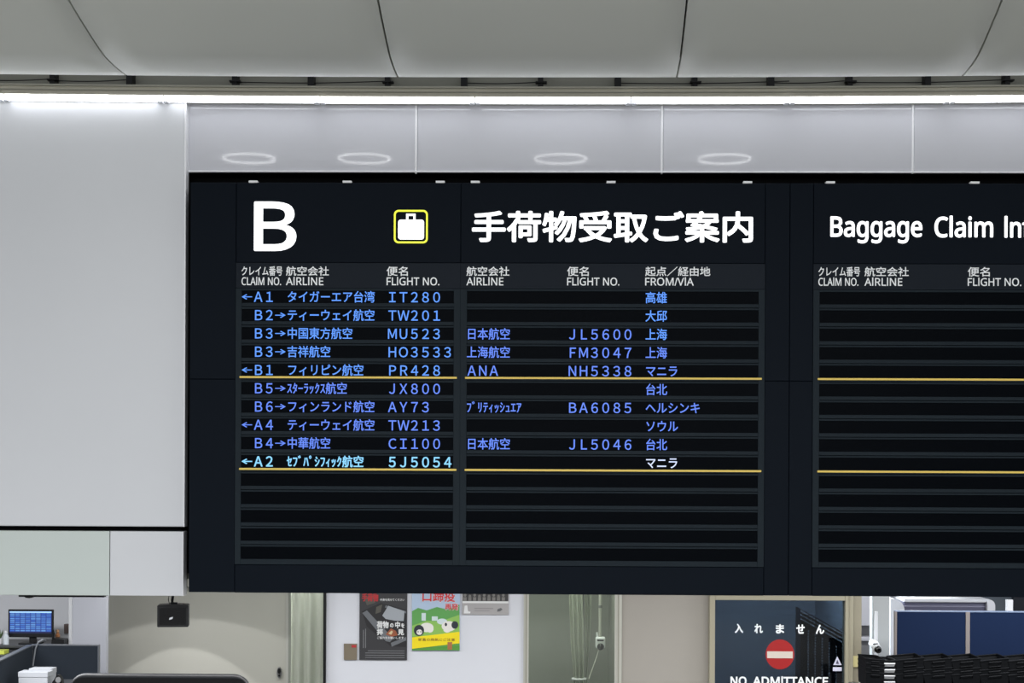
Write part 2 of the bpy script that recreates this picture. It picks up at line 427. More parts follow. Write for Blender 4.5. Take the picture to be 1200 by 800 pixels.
# heights measured on the left edge of the first board
ROWZ = [z_of(347.6+21.42*k, 300) for k in range(15)]
HZ = z_of(307.5, 300), z_of(337.5, 300)
HALFW = (z_of(340, 300)-z_of(354.4, 300))/2
zy = [z_of(441.8, 300), z_of(549.3, 300)]
EM = .0520

def make_board(x0, xcols, x1, label, heads, titles, rows, xside):
    t = empty('flight_information_board', ((X(x0)+X(x1))/2, YB+.1, zbot), label, 'information board', 'flight information boards on the wall')
    link('housing', box((X(x0), YB+.012, zbot), (X(x1), YB+.24, ztop), .006), BOARD, t)
    ca, cb = xcols[0][0]-8, xcols[-1][1]+8
    pz = z_of(444, 240)
    g = .0012
    def pan(name, a, b, z0, z1, d=.0):
        return link(name, box((a+g, YB-d, z0+g), (b-g, YB+.014, z1-g), .0015, 1), BOARD, t)
    zlow = ROWZ[-1]-HALFW-(ROWZ[0]-ROWZ[1]-2*HALFW)*.9
    A, B = X(xside[0]), X(xside[1])
    pan('side_panel', X(x0), A, pz, ztop); pan('side_panel', X(x0), A, zbot, pz)
    if xside[1] < x1:
        pan('side_panel', B, X(x1), pz, ztop); pan('side_panel', B, X(x1), zbot, pz)
    edges = [A] + [(X(xcols[k][1])+X(xcols[k+1][0]))/2 for k in range(len(xcols)-1)] + [B]
    for k, (c0, c1) in enumerate(xcols):
        a, b = edges[k], edges[k+1]
        hp = pan('header_panel', a, b, HZ[0], ztop)
        for s in titles.get(k, ()): s(hp)
        ch = link('column_header', box((a, YB-.004, HZ[1]), (b, YB+.014, HZ[0]-.001), .001, 1), SLAT2, t)
        bm = bmesh.new()
        for jp, x_, xe, en, xf in heads[k]:
            fit_text(bm, jp, x_, 311.8+(x_-283)*.0011, xe, 323+(x_-283)*.0011, YB-.006, .0007)
            fit_text(bm, sans(en), x_, 324.8+(x_-283)*.0011, xf, 334+(x_-283)*.0011, YB-.006, .0007, ref=sans('H'))
        link('lettering', bm, INK, ch)
        # slat frame: one bar between every two windows, with a fine groove, and two uprights
        bm = bmesh.new(); wa, wb = X(c0), X(c1)
        zs = [HZ[1]-.001] + [v for z in ROWZ for v in (z+HALFW, z-HALFW)] + [zlow]
        for i in range(0, len(zs), 2):
            zt_, zb_ = zs[i], zs[i+1]; mid = (zt_+zb_)/2
            if i in (0, len(zs)-2): add_box(bm, (wa, YB-.004, zb_), (wb, YB+.012, zt_), .001, 1)
            else:
                add_box(bm, (wa, YB-.004, mid-.003), (wb, YB+.012, zt_), .001, 1)
                add_box(bm, (wa, YB-.0045, zb_), (wb, YB+.012, mid-.0055), .001, 1)
        add_box(bm, (a, YB-.004, zlow), (wa, YB+.012, HZ[1]-.001), .001, 1)
        add_box(bm, (wb, YB-.004, zlow), (b, YB+.012, HZ[1]-.001), .001, 1)
        link('slat_frame', bm, SLAT, t)
        for r in range(15):
            row = link('display_row', box((wa, YB+.003, ROWZ[r]-HALFW-.002), (wb, YB+.0125, ROWZ[r]+HALFW+.002)), WINDOW, t)
            items = [it for it in rows if it[0] == r and it[1] == k]
            for (_, _, x_, s, m) in items:
                bm = bmesh.new()
                cell_text(bm, s, X(x_, 347+21.4*r), ROWZ[r]-.0002, YB+.001, EM, .0006 if m is not BL3 else .0011)
                link('lettering', bm, m, row)
        for z in zy:
            link('yellow_rule', box((X(c0)-.008, YB-.009, z-.0047), (X(c1)+.016, YB-.003, z+.0047), .001, 1), YEL, t)
    link('base_panel', box((A+g, YB-.0005, zbot), (B-g, YB+.014, zlow-.002), .0015, 1), BOARD, t)
    return t
SLAT2 = mat('column_header_black', (26, 32, 40), .5, spec=.08, noise=.04, nscale=2)

def t_B(hp):
    bm = bmesh.new(); fit_text(bm, sans('B'), 297.5, 236, 347.5, 294, YB-.003, .004)
    link('lettering', bm, LEDW, hp)
def t_icon(hp):
    p0, p1 = P(461.5, 285, YB), P(501.5, 246, YB)
    bm = bmesh.new(); o_ = rrect(p0.x, p0.z, p1.x, p1.z, .022); i_ = rrect(p0.x+.0085, p0.z+.0085, p1.x-.0085, p1.z-.0085, .015)
    n = len(o_)
    fo = [bm.verts.new((x, YB-.004, z)) for x, z in o_]; fi = [bm.verts.new((x, YB-.004, z)) for x, z in i_]
    bo = [bm.verts.new((x, YB, z)) for x, z in o_]; bi = [bm.verts.new((x, YB, z)) for x, z in i_]
    for k in range(n):
        j = (k+1) % n
        bm.faces.new((fo[k], fo[j], fi[j], fi[k])); bm.faces.new((fo[k], bo[k], bo[j], fo[j])); bm.faces.new((fi[k], fi[j], bi[j], bi[k]))
    bmesh.ops.recalc_face_normals(bm, faces=bm.faces)
    fr = link('icon_outline', bm, LIME, hp)
    a, b = P(466.5, 280.5, YB), P(497, 257.5, YB)
    bm = add_prism(bmesh.new(), rrect(a.x, a.z, b.x, b.z, .012), YB-.004, .004)
    c, d = P(474.5, 258, YB), P(488.5, 250.5, YB); cx = (c.x+d.x)/2
    add_box(bm, (c.x+.006, YB-.004, c.z-.004), (c.x+.016, YB, d.z)); add_box(bm, (d.x-.016, YB-.004, c.z-.004), (d.x-.006, YB, d.z))
    add_box(bm, (c.x+.006, YB-.0041, d.z-.010), (d.x-.006, YB, d.z), .001)
    link('suitcase_icon', bm, LEDW, fr)
def t_jp(hp):
    bm = bmesh.new()
    fit_text(bm, '手荷物受取ご案内', 553, 247, 882.5, 284, YB-.003, .0038)
    link('lettering', bm, LEDW, hp)
def t_en(hp):
    bm = bmesh.new(); H = sans('H')
    for s, a, b, y0, y1 in (('Baggage', 973, 1081, 253.5, 277.5), ('Claim', 1095, 1164, 254, 278), ('Information', 1177, 1318, 254.5, 278.5)):
        fit_text(bm, sans(s), a, y0, b, y1, YB-.003, .0027, ref=H)
    link('lettering', bm, LEDW, hp)
heads_l = [[('クレイム番号', 283, 331, 'CLAIM NO.', 329.5), ('航空会社', 335, 385.5, 'AIRLINE', 379), ('便名', 453, 478, 'FLIGHT NO.', 515)],
           [('航空会社', 546.5, 597, 'AIRLINE', 590), ('便名', 664.5, 690, 'FLIGHT NO.', 726), ('起点／経由地', 756, 832.5, 'FROM/VIA', 813)]]
heads_r = [[('クレイム番号', 959, 1008, 'CLAIM NO.', 1006), ('航空会社', 1013, 1065, 'AIRLINE', 1057.5), ('便名', 1134, 1160, 'FLIGHT NO.', 1197)],
           [('航空会社', 1228, 1279, 'AIRLINE', 1272), ('便名', 1348, 1374, 'FLIGHT NO.', 1410), ('起点／経由地', 1440, 1518, 'FROM/VIA', 1498)]]
data = [('←A1', 'タイガーエア台湾', 'IT280', '', '', '高雄'), (' B2→', 'ティーウェイ航空', 'TW201', '', '', '大邱'),
        (' B3→', '中国東方航空', 'MU523', '日本航空', 'JL5600', '上海'), (' B3→', '吉祥航空', 'HO3533', '上海航空', 'FM3047', '上海'),
        ('←B1', 'フィリピン航空', 'PR428', 'ANA', 'NH5338', 'マニラ'), (' B5→', 'ｽﾀｰﾗｯｸｽ航空', 'JX800', '', '', '台北'),
        (' B6→', 'フィンランド航空', 'AY73', 'ﾌﾞﾘﾃｨｯｼｭｴｱ', 'BA6085', 'ヘルシンキ'), ('←A4', 'ティーウェイ航空', 'TW213', '', '', 'ソウル'),
        (' B4→', '中華航空', 'CI100', '日本航空', 'JL5046', '台北'), ('←A2', 'ｾﾌﾞﾊﾟｼﾌｨｯｸ航空', '5J5054', '', '', 'マニラ')]
rows = []
for r, (cl, al, fl, a2, f2, fr) in enumerate(data):
    m1 = BL3 if r == 9 else (BL1 if r < 5 else BL2)
    for k, x_, s in ((0, 283.3, cl), (0, 336, al), (0, 453.3, fl), (1, 546.3, a2), (1, 664.3, f2), (1, 756, fr)):
        if s: rows.append((r, k, x_, s, (BL4 if r == 9 and k == 1 else BL1 if (k == 0 and r == 0) or (x_ > 750 and r < 3) else m1 if k == 0 else BL2)))
b1 = make_board(222, [(283, 531.5), (547, 888.5)], 925, 'black flight board with a big white letter B, suitcase icon and ten blue flight rows', heads_l,
                {0: (t_B, t_icon), 1: (t_jp,)}, rows, (276, 896))
b2 = make_board(925, [(960, 1212), (1228, 1572)], 1640, 'black flight board at the right headed Baggage Claim with only empty rows', heads_r, {0: (t_en,)}, [], (952.5, 1582))
for px, par in ((297, b1), (407, b1), (516, b1), (557, b1), (716, b1), (876, b1), (973, b2), (1142, b2)):
    c = P(px, 214, YB)
    link('top_clip', box((c.x-.021, YB-.012, ztop-.003), (c.x+.021, YB+.03, ztop+.007), .002), mat('clip_white', (246, 246, 246), .4), par)

# ------------------------------------------------------------------ the customs area under the bulkhead
link('ceiling', box((-9, 8.6, 2.66), (10, 19, 2.72)), BEIGEW)['kind'] = 'structure'
wb = empty('wall_back', (0, 16, 0), kind='structure')
def wpart(name, x0, x1, Y, m, d=.08, par=wb, y0=None, z1=2.66):
    xa, xb = P(x0, 745, Y).x, P(x1, 745, Y).x
    return link(name, box((xa, Y, 0.001), (xb, Y+d, z1)), m, par)
wpart('office_wall', -420, 84, 16.1, BWALL)
wpart('office_door_panel', 83, 124.5, 15.6, mat('cool_white_wall', (172, 174, 183), .5, noise=.01))
wpart('door_stile', 80.5, 84, 15.58, mat('white_stile', (196, 198, 202), .4, noise=.01), .1)
wpart('grey_wall', 100, 352, 16.5, GREYW)
wpart('edge_trim', 335, 338, 16.46, mat('grey_stile', (196, 196, 190), .5, noise=.01), .05)
wpart('curtain_recess_wall', 338, 400, 16.4, GREENW)
wpart('notice_wall', 382, 613.5, 14.0, mat('notice_wall_white', (214, 217, 226), .5, noise=.01, spec=.3), .1)
wpart('notice_wall_edge', 378.7, 381.8, 13.97, DARKP, .13)
wpart('mullion', 613.5, 619.5, 13.97, ALU, .1)
wpart('mullion', 616, 617.2, 13.955, MATS['rail_lip_grey'], .02)
wpart('bay_wall', 600, 740, 15.7, GREENW)
wpart('bay_side', 722, 726, 14.1, GREENW, 1.6)
wpart('mullion', 720.5, 728.5, 13.97, ALU, .1)
wpart('mullion', 724.2, 725.2, 13.955, MATS['rail_lip_grey'], .02)
wpart('beige_wall', 728.5, 831.5, 14.0, BEIGEW, .1)
wpart('door_post', 1000, 1009.5, 13.95, mat('olive_post', (146, 140, 122), .5, noise=.03), .2)
wpart('far_wall', 990, 1164, 18.2, mat('far_wall_grey', (182, 184, 192), .5, noise=.02))
wpart('slate_wall', 1140, 1188, 18.1, mat('slate_wall', (112, 122, 132), .6, noise=.03))
wpart('dark_wall', 1187.5, 1500, 18.0, mat('dark_wall', (44, 48, 58), .6, noise=.05))
# glazing of the bay
wd = empty('window_1', (P(670, 745, 14.03).x, 14.03, 0), kind='structure')
a, b = P(619.5, 745, 14.03).x, P(720.5, 745, 14.03).x
link('pane', box((a, 14.02, .9), (b, 14.028, 2.6)), glass('green_glass', (.92, .95, .90), .05), wd)
bm = bmesh.new(); add_box(bm, (a, 13.98, .86), (b, 14.07, .9)); add_box(bm, (a, 13.98, 2.6), (b, 14.07, 2.66)); add_box(bm, (a, 13.99, 0), (b, 14.05, .86))
link('rail', bm, ALU, wd)

# --- dark glass door with its no-entry sign
YD = 13.9
dr = empty('door_1', (P(914, 745, YD).x, YD, 0), kind='structure')
dx0, dx1 = P(838, 745, YD).x, P(990.5, 745, YD).x; dz = P(914, 703.3, YD).z
bm = bmesh.new()
add_box(bm, (P(831.5, 745, YD).x, YD, 0), (dx0, YD+.14, P(914, 698, YD).z), .004)
add_box(bm, (dx1, YD, 0), (P(1000, 745, YD).x, YD+.14, P(914, 698, YD).z), .004)
add_box(bm, (dx0, YD+.001, dz), (dx1, YD+.14, P(914, 698, YD).z), .004)
link('frame', bm, BEIGEF, dr)
bm = bmesh.new()
add_box(bm, (P(995, 745, YD).x, YD-.006, 0), (P(997, 745, YD).x, YD, P(914, 698, YD).z), .001)
link('head_wall', box((P(831.5, 745, YD).x, YD+.02, P(914, 698, YD).z), (P(1000, 745, YD).x, YD+.14, 2.66)), BEIGEW, dr)
link('frame_bead', bm, MATS['olive_post'], dr)
pane = link('pane', box((dx0, YD+.05, .05), (dx1, YD+.058, dz)), glass('smoked_glass', (.26, .30, .34), .035, .03), dr)
ys = YD+.048
bm = bmesh.new()
for s, cx in zip('入れません', (866, 889, 914, 938, 961)): fit_text(bm, s, cx-5, 730.5+(cx-866)*.012, cx+5, 741.5+(cx-866)*.012, ys, .003)
fit_text(bm, sans('NO'), 856, 792.5, 875, 803, ys, .003, ref=sans('H')); fit_text(bm, sans('ADMITTANCE'), 882, 792.8, 970.5, 803.3, ys, .003, ref=sans('H'))
link('lettering', bm, mat('door_lettering_white', (236, 239, 241), .5), pane)
sg = link('no_entry_sign', ell_px(914, 766.5, 16.8, 17.5, ys-.004, .004, n=40), RED, pane)
link('white_bar', rect(899, 763, 929, 771, ys-.007, .003, .0005), CREAM, sg)
bm = prism_px([(976.5, 779), (981.2, 769), (986.5, 779)], ys-.003, .002); rect(976, 781.5, 986.5, 786, ys-.003, .002, bm=bm)
st = link('warning_sticker', bm, mat('sticker_lilac', (206, 206, 226), .5), pane)
bm = prism_px([(979.6, 777.6), (981.2, 772.6), (983.2, 777.6)], ys-.005, .001)
link('warning_triangle', bm, mat('sticker_ink', (70, 70, 96), .5), st)
# dark room behind the door
SLATEB = mat('slate_blue_wall', (118, 130, 142), .6, noise=.06, nscale=2)
xl_, xr_ = P(833, 745, 14.1).x, P(1012, 745, 14.1).x
link('wall_back', box((xl_-.04, 16.6, 0), (xr_+.04, 16.66, 2.66)), SLATEB)['kind'] = 'structure'
link('wall_right', box((xr_, 14.9, 0), (xr_+.04, 16.6, 2.66)), SLATEB)['kind'] = 'structure'
link('wall_left', box((xl_-.04, 14.16, 0), (xl_, 16.6, 2.66)), SLATEB)['kind'] = 'structure'

# ------------------------------------------------------------------ things in the customs area
# scalloped wall: two downlights close to the grey wall
def downlight(px, d, half, watt, label):
    x = P(px, 745, 16.5).x; Yl = 16.5-d
    t = empty('downlight', (x, Yl, 2.64), label, 'lamp', 'downlights by the grey wall')
    bm = bmesh.new(); n = 24
    o1 = [bm.verts.new((x+.07*math.cos(2*math.pi*k/n), Yl+.07*math.sin(2*math.pi*k/n), 2.655)) for k in range(n)]
    o2 = [bm.verts.new((x+.06*math.cos(2*math.pi*k/n), Yl+.06*math.sin(2*math.pi*k/n), 2.64)) for k in range(n)]
    o3 = [bm.verts.new((x+.05*math.cos(2*math.pi*k/n), Yl+.05*math.sin(2*math.pi*k/n), 2.65)) for k in range(n)]
    for k in range(n):
        j = (k+1) % n; bm.faces.new((o1[k], o1[j], o2[j], o2[k])); bm.faces.new((o2[k], o2[j], o3[j], o3[k]))
    link('trim_ring', bm, WPL, t)
    l = bpy.data.lights.new('downlight_beam', 'SPOT'); l.energy = watt; l.spot_size = 2*half; l.spot_blend = .04; l.shadow_soft_size = .012
    lo = bpy.data.objects.new('downlight_beam', l); lo.parent = t; lo.location = (0, 0, -.005); COL.objects.link(lo)
downlight(228, 1.45, math.radians(53), 38, 'round ceiling downlight casting the wide outer arc on the grey wall')
downlight(216, .97, math.radians(35.1), 58, 'round ceiling downlight casting the inner arc on the grey wall')

# speaker hung from the soffit
YS = 8.34
c = P(202, 697, YS)
t = empty('loudspeaker', (c.x, YS, P(202, 736, YS).z), 'small black loudspeaker hanging under the white wall panel', 'speaker')
a, b = P(184.5, 734.5, YS), P(220.5, 709, YS)
o_ = [(a.x+.003, b.z-.001), (a.x+.0, b.z-.006), (a.x+.001, a.z+.003), (a.x+.004, a.z), (b.x-.003, a.z), (b.x, a.z+.004), (b.x-.001, b.z-.005), (b.x-.004, b.z)]
n = 10
top = [(a.x+.004+(b.x-a.x-.008)*k/n, b.z+.004*math.sin(math.pi*k/n)) for k in range(n, -1, -1)]
bm = add_prism(bmesh.new(), [(a.x, a.z+.003), (a.x+.004, a.z), (b.x-.004, a.z), (b.x, a.z+.003)]+[(b.x, b.z-.003)]+top+[(a.x, b.z-.003)], YS, .11)
link('cabinet', bm, DARKP, t)
bm = prism_px([(187, 712), (217.5, 712), (217.5, 732), (187, 732)], YS-.003, .003)
gr = link('grille', bm, mat('grille_black', (11, 11, 13), .7, bump=.6, bscale=300), t)
link('badge', prism_px([(198.5, 723.5), (202.5, 722.5), (202, 725), (198, 726)], YS-.005, .002), WPL, gr)
bm = tube([P(203, 711, YS+.03), P(203, 703, YS+.03), P(203.5, 697, YS+.02), P(203, 690, YS+.02)], .007)
add_box(bm, P(199, 711, YS)+Vector((0, .02, 0)), P(207.5, 706, YS)+Vector((0, .05, 0)), .002)
add_tube(bm, [P(199.5, 708, YS+.02), P(198.5, 702, YS+.03), P(200, 694, YS+.03)], .002, 6)
link('bracket', bm, DARKP, t)
t.rotation_euler.z = math.radians(9)
# dark rail under the left panel
a, b = P(24.5, 697.5, 8.3), P(124.5, 698.6, 8.3)
t = empty('cable_rail', ((a.x+b.x)/2, 8.3, b.z), 'thin black rail fixed under the left white wall panel', 'rail')
link('rail_bar', box((a.x, 8.26, b.z-.002), (b.x, 8.3, z697+.02), .002), DARKP, t)
link('end_cap', prism_px([(27, 698.3), (40, 698.3), (37.5, 700.2), (34, 700.8), (30, 700.2)], 8.255, .03), DARKP, t)

# --- office: high cabinet, monitor, partitions, boxes
Ym = 15.5
zdesk = P(40, 754, Ym).z
t = empty('cabinet', (P(20, 760, Ym).x, Ym, 0), 'dark waist-high cabinet carrying the blue monitor', 'cabinet')
xa, xb = P(-60, 750, Ym).x, P(76, 750, Ym).x
link('carcass', box((xa+.02, Ym-.12, 0.002), (xb-.02, Ym+.4, zdesk-.025), .004), mat('dark_cabinet', (44, 46, 50), .5, noise=.05), t)
link('top', box((xa, Ym-.16, zdesk-.025), (xb, Ym+.42, zdesk), .004), mat('dark_cabinet_top', (58, 60, 64), .4, noise=.05), t)
for k in range(2):
    d_ = link('door', box((xa+.04+k*(xb-xa-.06)/2, Ym-.135, .08), (xa+.03+(k+1)*(xb-xa-.06)/2, Ym-.12, zdesk-.05), .003), MATS['dark_cabinet'], t)
    link('handle', box((xa+.1+k*(xb-xa-.06)/2, Ym-.155, .8), (xa+.115+k*(xb-xa-.06)/2, Ym-.135, .95), .003), MIDG, d_)
t = empty('computer_monitor', (P(36, 750, Ym).x, Ym, zdesk), 'flat black computer monitor showing a blue table screen', 'monitor')
bz = link('bezel', rect(9.5, 714, 62, 746.5, Ym, .035, .004), DARKP, t)
# screen: a blue table drawn procedurally
ms = bpy.data.materials.new('blue_table_screen'); ms.use_nodes = True; nt = ms.node_tree; bs = nt.nodes['Principled BSDF']
tcn = nt.nodes.new('ShaderNodeTexCoord'); br = nt.nodes.new('ShaderNodeTexBrick'); mp = nt.nodes.new('ShaderNodeMapping')
mp.inputs['Rotation'].default_value = (math.radians(90), 0, 0)
nt.links.new(tcn.outputs['Object'], mp.inputs[0]); nt.links.new(mp.outputs[0], br.inputs['Vector'])
br.offset = 0; br.inputs['Scale'].default_value = 20
br.inputs['Brick Width'].default_value = .95; br.inputs['Row Height'].default_value = .36; br.inputs['Mortar Size'].default_value = .07
br.inputs['Color1'].default_value = (*lin((44, 108, 214)), 1); br.inputs['Color2'].default_value = (*lin((104, 168, 240)), 1); br.inputs['Mortar'].default_value = (*lin((12, 42, 140)), 1)
nt.links.new(br.outputs['Color'], bs.inputs['Emission Color']); bs.inputs['Emission Strength'].default_value = .85
bs.inputs['Base Color'].default_value = (.01, .01, .02, 1)
scn = link('screen', rect(11.3, 716.2, 60.3, 742.2, Ym-.002, .003), ms, bz)
link('title_bar', rect(11.3, 716.2, 60.3, 717.8, Ym-.0035, .002), mat('screen_white', (150, 190, 240), .5, emit=.7), scn)
bm = rect(11.3, 740.3, 60.3, 742.2, Ym-.0035, .002); link('task_bar', bm, mat('screen_navy', (14, 24, 60), .5, emit=.3), scn)
bm = box((P(33, 750, Ym).x, Ym+.03, zdesk), (P(41, 750, Ym).x, Ym+.06, P(36, 738, Ym).z), .004)
link('stand', bm, DARKP, t)
link('stand_base', box((P(24, 750, Ym).x, Ym-.07, zdesk), (P(48, 750, Ym).x, Ym+.1, zdesk+.012), .004), DARKP, t)
# telephone at right of the monitor on the cabinet
t = empty('telephone', (P(66, 750, Ym).x, Ym, zdesk), 'dark desk telephone just right of the blue monitor', 'telephone')
link('body', prism_px([(60, 754), (75, 754), (75, 749.5), (61, 747.5)], Ym-.05, .14), DARKP, t)
link('handset', tube([P(61, 741, Ym-.06), P(62.5, 737.5, Ym-.06), P(63.5, 742, Ym-.06), P(62, 748, Ym-.06)], [.009, .012, .009, .011], 8), DARKP, t)
t = empty('desk_clutter_cup', (P(66.5, 750, Ym).x, Ym, zdesk), 'small brown bottle standing behind the telephone', 'bottle')
t.name = 'bottle'
bm = bmesh.new(); zq = zdesk; xx = P(67.5, 750, Ym+.12).x
add_tube(bm, [(xx, Ym+.12, zq), (xx, Ym+.12, zq+.07), (xx, Ym+.12, zq+.085), (xx, Ym+.12, zq+.1)], [.022, .022, .012, .011], 14)
link('body', bm, mat('brown_glass', (150, 100, 62), .3, noise=.05), t)
link('cap', tube([(xx, Ym+.12, zq+.1), (xx, Ym+.12, zq+.118)], .013, 12), mat('tan_cap', (190, 150, 110), .5), t)
bm = rect(74.8, 731, 81.8, 742, 16.05, .048, .004)
t = link('wall_box', bm, mat('brown_wall_box', (106, 92, 88), .5, noise=.04)); tag(t, 'small brown box fixed on the office wall right of the monitor', 'box')
# white bottle left edge and yellow file
t = empty('water_bottle', (P(7, 751, Ym).x, Ym, zdesk), 'clear white bottle left of the monitor', 'bottle')
xx = P(8.2, 750, Ym-.04).x
link('body', tube([(xx, Ym-.07, zdesk), (xx, Ym-.07, zdesk+.075), (xx, Ym-.07, zdesk+.095), (xx, Ym-.07, zdesk+.105)], [.026, .026, .013, .012], 14), mat('milky_plastic', (206, 214, 222), .2), t)
link('cap', tube([(xx, Ym-.07, zdesk+.105), (xx, Ym-.07, zdesk+.122)], .014, 12), WPL, t)
t = empty('potted_plant', (P(1, 750, Ym).x, Ym, zdesk), 'small potted plant at the left end of the cabinet', 'plant')
xx = P(0.5, 750, Ym).x
link('pot', tube([(xx, Ym-.02, zdesk), (xx, Ym-.02, zdesk+.05)], [.024, .032], 14), WPL, t)
bm = bmesh.new()
for k in range(16):
    a = k*2.4; r = .015+.02*random.random(); h = .05+.05*random.random()
    p = Vector((xx+r*math.cos(a)*.4, Ym-.02+r*math.sin(a)*.4, zdesk+.045)); q = p+Vector((r*1.3*math.cos(a), r*1.3*math.sin(a), h))
    s = Vector((-math.sin(a), math.cos(a), 0))*.008
    v = [bm.verts.new(z) for z in (p, (p+q)/2+s, q, (p+q)/2-s)]; bm.faces.new(v)
link('leaves', bm, mat('leaf_green', (98, 122, 84), .6, noise=.1), t)
t = link('file_folder', box((P(-6, 762, 15.2).x, 15.16, P(0, 766, 15.2).z), (P(6.5, 762, 15.2).x, 15.3, P(0, 761.5, 15.2).z), .003), mat('lime_folder', (206, 214, 90), .5, noise=.02))
tag(t, 'lime green folder lying on the low ledge at the left edge', 'folder')
t = empty('ledge', (P(0, 770, 15.2).x, 15.2, 0), 'dark ledge unit under the lime folder, left of the partition', 'counter')
zl = P(0, 766, 15.2).z
link('ledge_top', box((P(-60, 770, 15.2).x, 15.1, zl-.03), (P(30, 770, 15.2).x, 15.34, zl), .003), MATS['dark_cabinet_top'], t)
link('base', box((P(-58, 770, 15.2).x, 15.12, 0.002), (P(28, 770, 15.2).x, 15.32, zl-.03), .003), MATS['dark_cabinet'], t)
# partition
Yp = 15.0; zp = P(75, 755, Yp).z
xa, xb = P(36, 770, Yp).x, P(116, 770, Yp).x
t = empty('partition_screen', ((xa+xb)/2, Yp, 0), 'charcoal partition facing the viewer below the blue monitor', 'partition')
fr = link('panel', box((xa+.02, Yp, .03), (xb-.012, Yp+.04, zp-.012), .003), CHAR, t)
bm = box((xa, Yp-.003, zp-.012), (xb, Yp+.043, zp), .003); add_box(bm, (xb-.012, Yp-.003, 0), (xb, Yp+.043, zp-.012), .002)
link('edge_strip', bm, mat('partition_edge', (96, 100, 106), .4, noise=.03), t)
# return panel toward the viewer at the left
t = empty('partition_screen', (P(20, 760, 14.4).x, 14.4, 0), 'charcoal partition running toward the viewer at the left edge', 'partition')
q1 = P(36, 756, Yp); q0 = P(0, 772, 13.77)
bm = bmesh.new(); dv = (q0-q1); dv.z = 0; L = dv.length; dv.normalize(); nn = Vector((-dv.y, dv.x, 0))*.02
e0 = Vector((q1.x, Yp, 0))+dv*.03; e1 = e0 + dv*(L+1.0)
vv = [bm.verts.new(p+Vector((0, 0, z))) for z in (.03, zp-.01) for p in (e0-nn, e0+nn, e1+nn, e1-nn)]
for f in ((0, 1, 2, 3), (7, 6, 5, 4), (0, 4, 5, 1), (1, 5, 6, 2), (2, 6, 7, 3), (3, 7, 4, 0)): bm.faces.new([vv[i] for i in f])
bmesh.ops.recalc_face_normals(bm, faces=bm.faces)
link('panel', bm, CHAR, t)
bm = bmesh.new()
vv = [bm.verts.new(p+Vector((0, 0, z))) for z in (zp-.01, zp) for p in (e0-nn*1.15, e0+nn*1.15, e1+nn*1.15, e1-nn*1.15)]
for f in ((0, 1, 2, 3), (7, 6, 5, 4), (0, 4, 5, 1), (1, 5, 6, 2), (2, 6, 7, 3), (3, 7, 4, 0)): bm.faces.new([vv[i] for i in f])
bmesh.ops.recalc_face_normals(bm, faces=bm.faces)
link('edge_strip', bm, MATS['partition_edge'], t)
# looping cable hanging over the partition
pts = [P(54, 751, 15.33), P(50, 749, 14.99), P(45, 752, 14.98), P(41.5, 760, 14.985), P(40, 770, 14.985), P(38.5, 780, 14.985)]
t = link('cable', tube(pts, .007, 8), mat('grey_cable', (132, 136, 142), .5)); tag(t, 'thin grey cable looping down over the charcoal partition', 'cable')
pts = [P(36, 757, 14.985), P(35.5, 770, 14.98), P(36, 784, 14.98)]
t = link('cable', tube(pts, .006, 8), DARKP); tag(t, 'black cable hanging straight down the partition corner', 'cable')
# counter with white boxes
Yk = 13.9; zk = P(40, 803, Yk).z
t = empty('counter', (P(45, 800, Yk).x, Yk, 0), 'dark counter in front of the partition with white boxes on it', 'counter')
link('counter_top', box((P(19, 800, Yk).x, Yk-.05, zk-.03), (P(86, 800, Yk).x, Yk+.45, zk), .004), MATS['dark_cabinet_top'], t)
link('base', box((P(22, 800, Yk).x, Yk, 0.002), (P(82, 800, Yk).x, Yk+.42, zk-.03), .004), MATS['dark_cabinet'], t)
def carton(x0, x1, y0, Y, d, label, z0=None):
    a, b = P(x0, y0, Y), P(x1, y0, Y)
    t = empty('paper_box', ((a.x+b.x)/2, Y+d/2, zk), label, 'box')
    PAP = mat('white_card', (170, 173, 179), .6, noise=.02)
    link('body', box((a.x+.004, Y+.003, zk), (b.x-.004, Y+d-.003, a.z-.03), .002), PAP, t)
    link('lid', box((a.x, Y, a.z-.045), (b.x, Y+d, a.z), .004), PAP, t)
carton(21, 56, 787, Yk, .16, 'white flat box at the front on the dark counter')
carton(33.5, 60.5, 783.2, Yk+.17, .15, 'taller white box behind the front one on the dark counter')
t = empty('tape_dispenser', (P(67, 800, Yk).x, Yk+.05, zk), 'small black tape dispenser right of the white boxes', 'tape dispenser')
link('body', prism_px([(60.5, 803), (73, 803), (72, 796), (69, 791), (66.5, 790.5), (63.5, 796), (61, 799)], Yk+.02, .06), DARKP, t)
link('tape_roll', ell_px(68, 796.5, 3.2, 3.4, Yk+.012, .008), MIDG, t)

# padded screen with rounded corners, in front of everything at the lower left
Yq = 12.5; a, b = P(79.5, 789, Yq), P(293, 789, Yq)
t = empty('padded_screen', ((a.x+b.x)/2, Yq, 0), 'long black panel with a rounded padded top at the lower left edge', 'screen')
link('panel', add_prism(bmesh.new(), rrect(a.x+.02, .12, b.x-.02, a.z-.03, .08), Yq+.02, .05), DARKP, t)
def frame_path(x0, x1, z0, z1, r):
    p = [(x0, z0)]
    for k in range(9): ang = math.radians(180-90*k/8); p.append((x0+r+r*math.cos(ang), z1-r+r*math.sin(ang)))
    for k in range(9): ang = math.radians(90-90*k/8); p.append((x1-r+r*math.cos(ang), z1-r+r*math.sin(ang)))
    p.append((x1, z0)); return [Vector((x, Yq+.045, z)) for x, z in p]
link('padded_edge', tube(frame_path(a.x+.024, b.x-.024, .15, a.z-.024, .1), .024, 12), mat('black_vinyl', (40, 42, 46), .42, noise=.06), t, True)
link('piping', tube(frame_path(a.x+.05, b.x-.05, .15, a.z-.054, .08), .006, 8), mat('grey_piping', (84, 86, 90), .5), t, True)
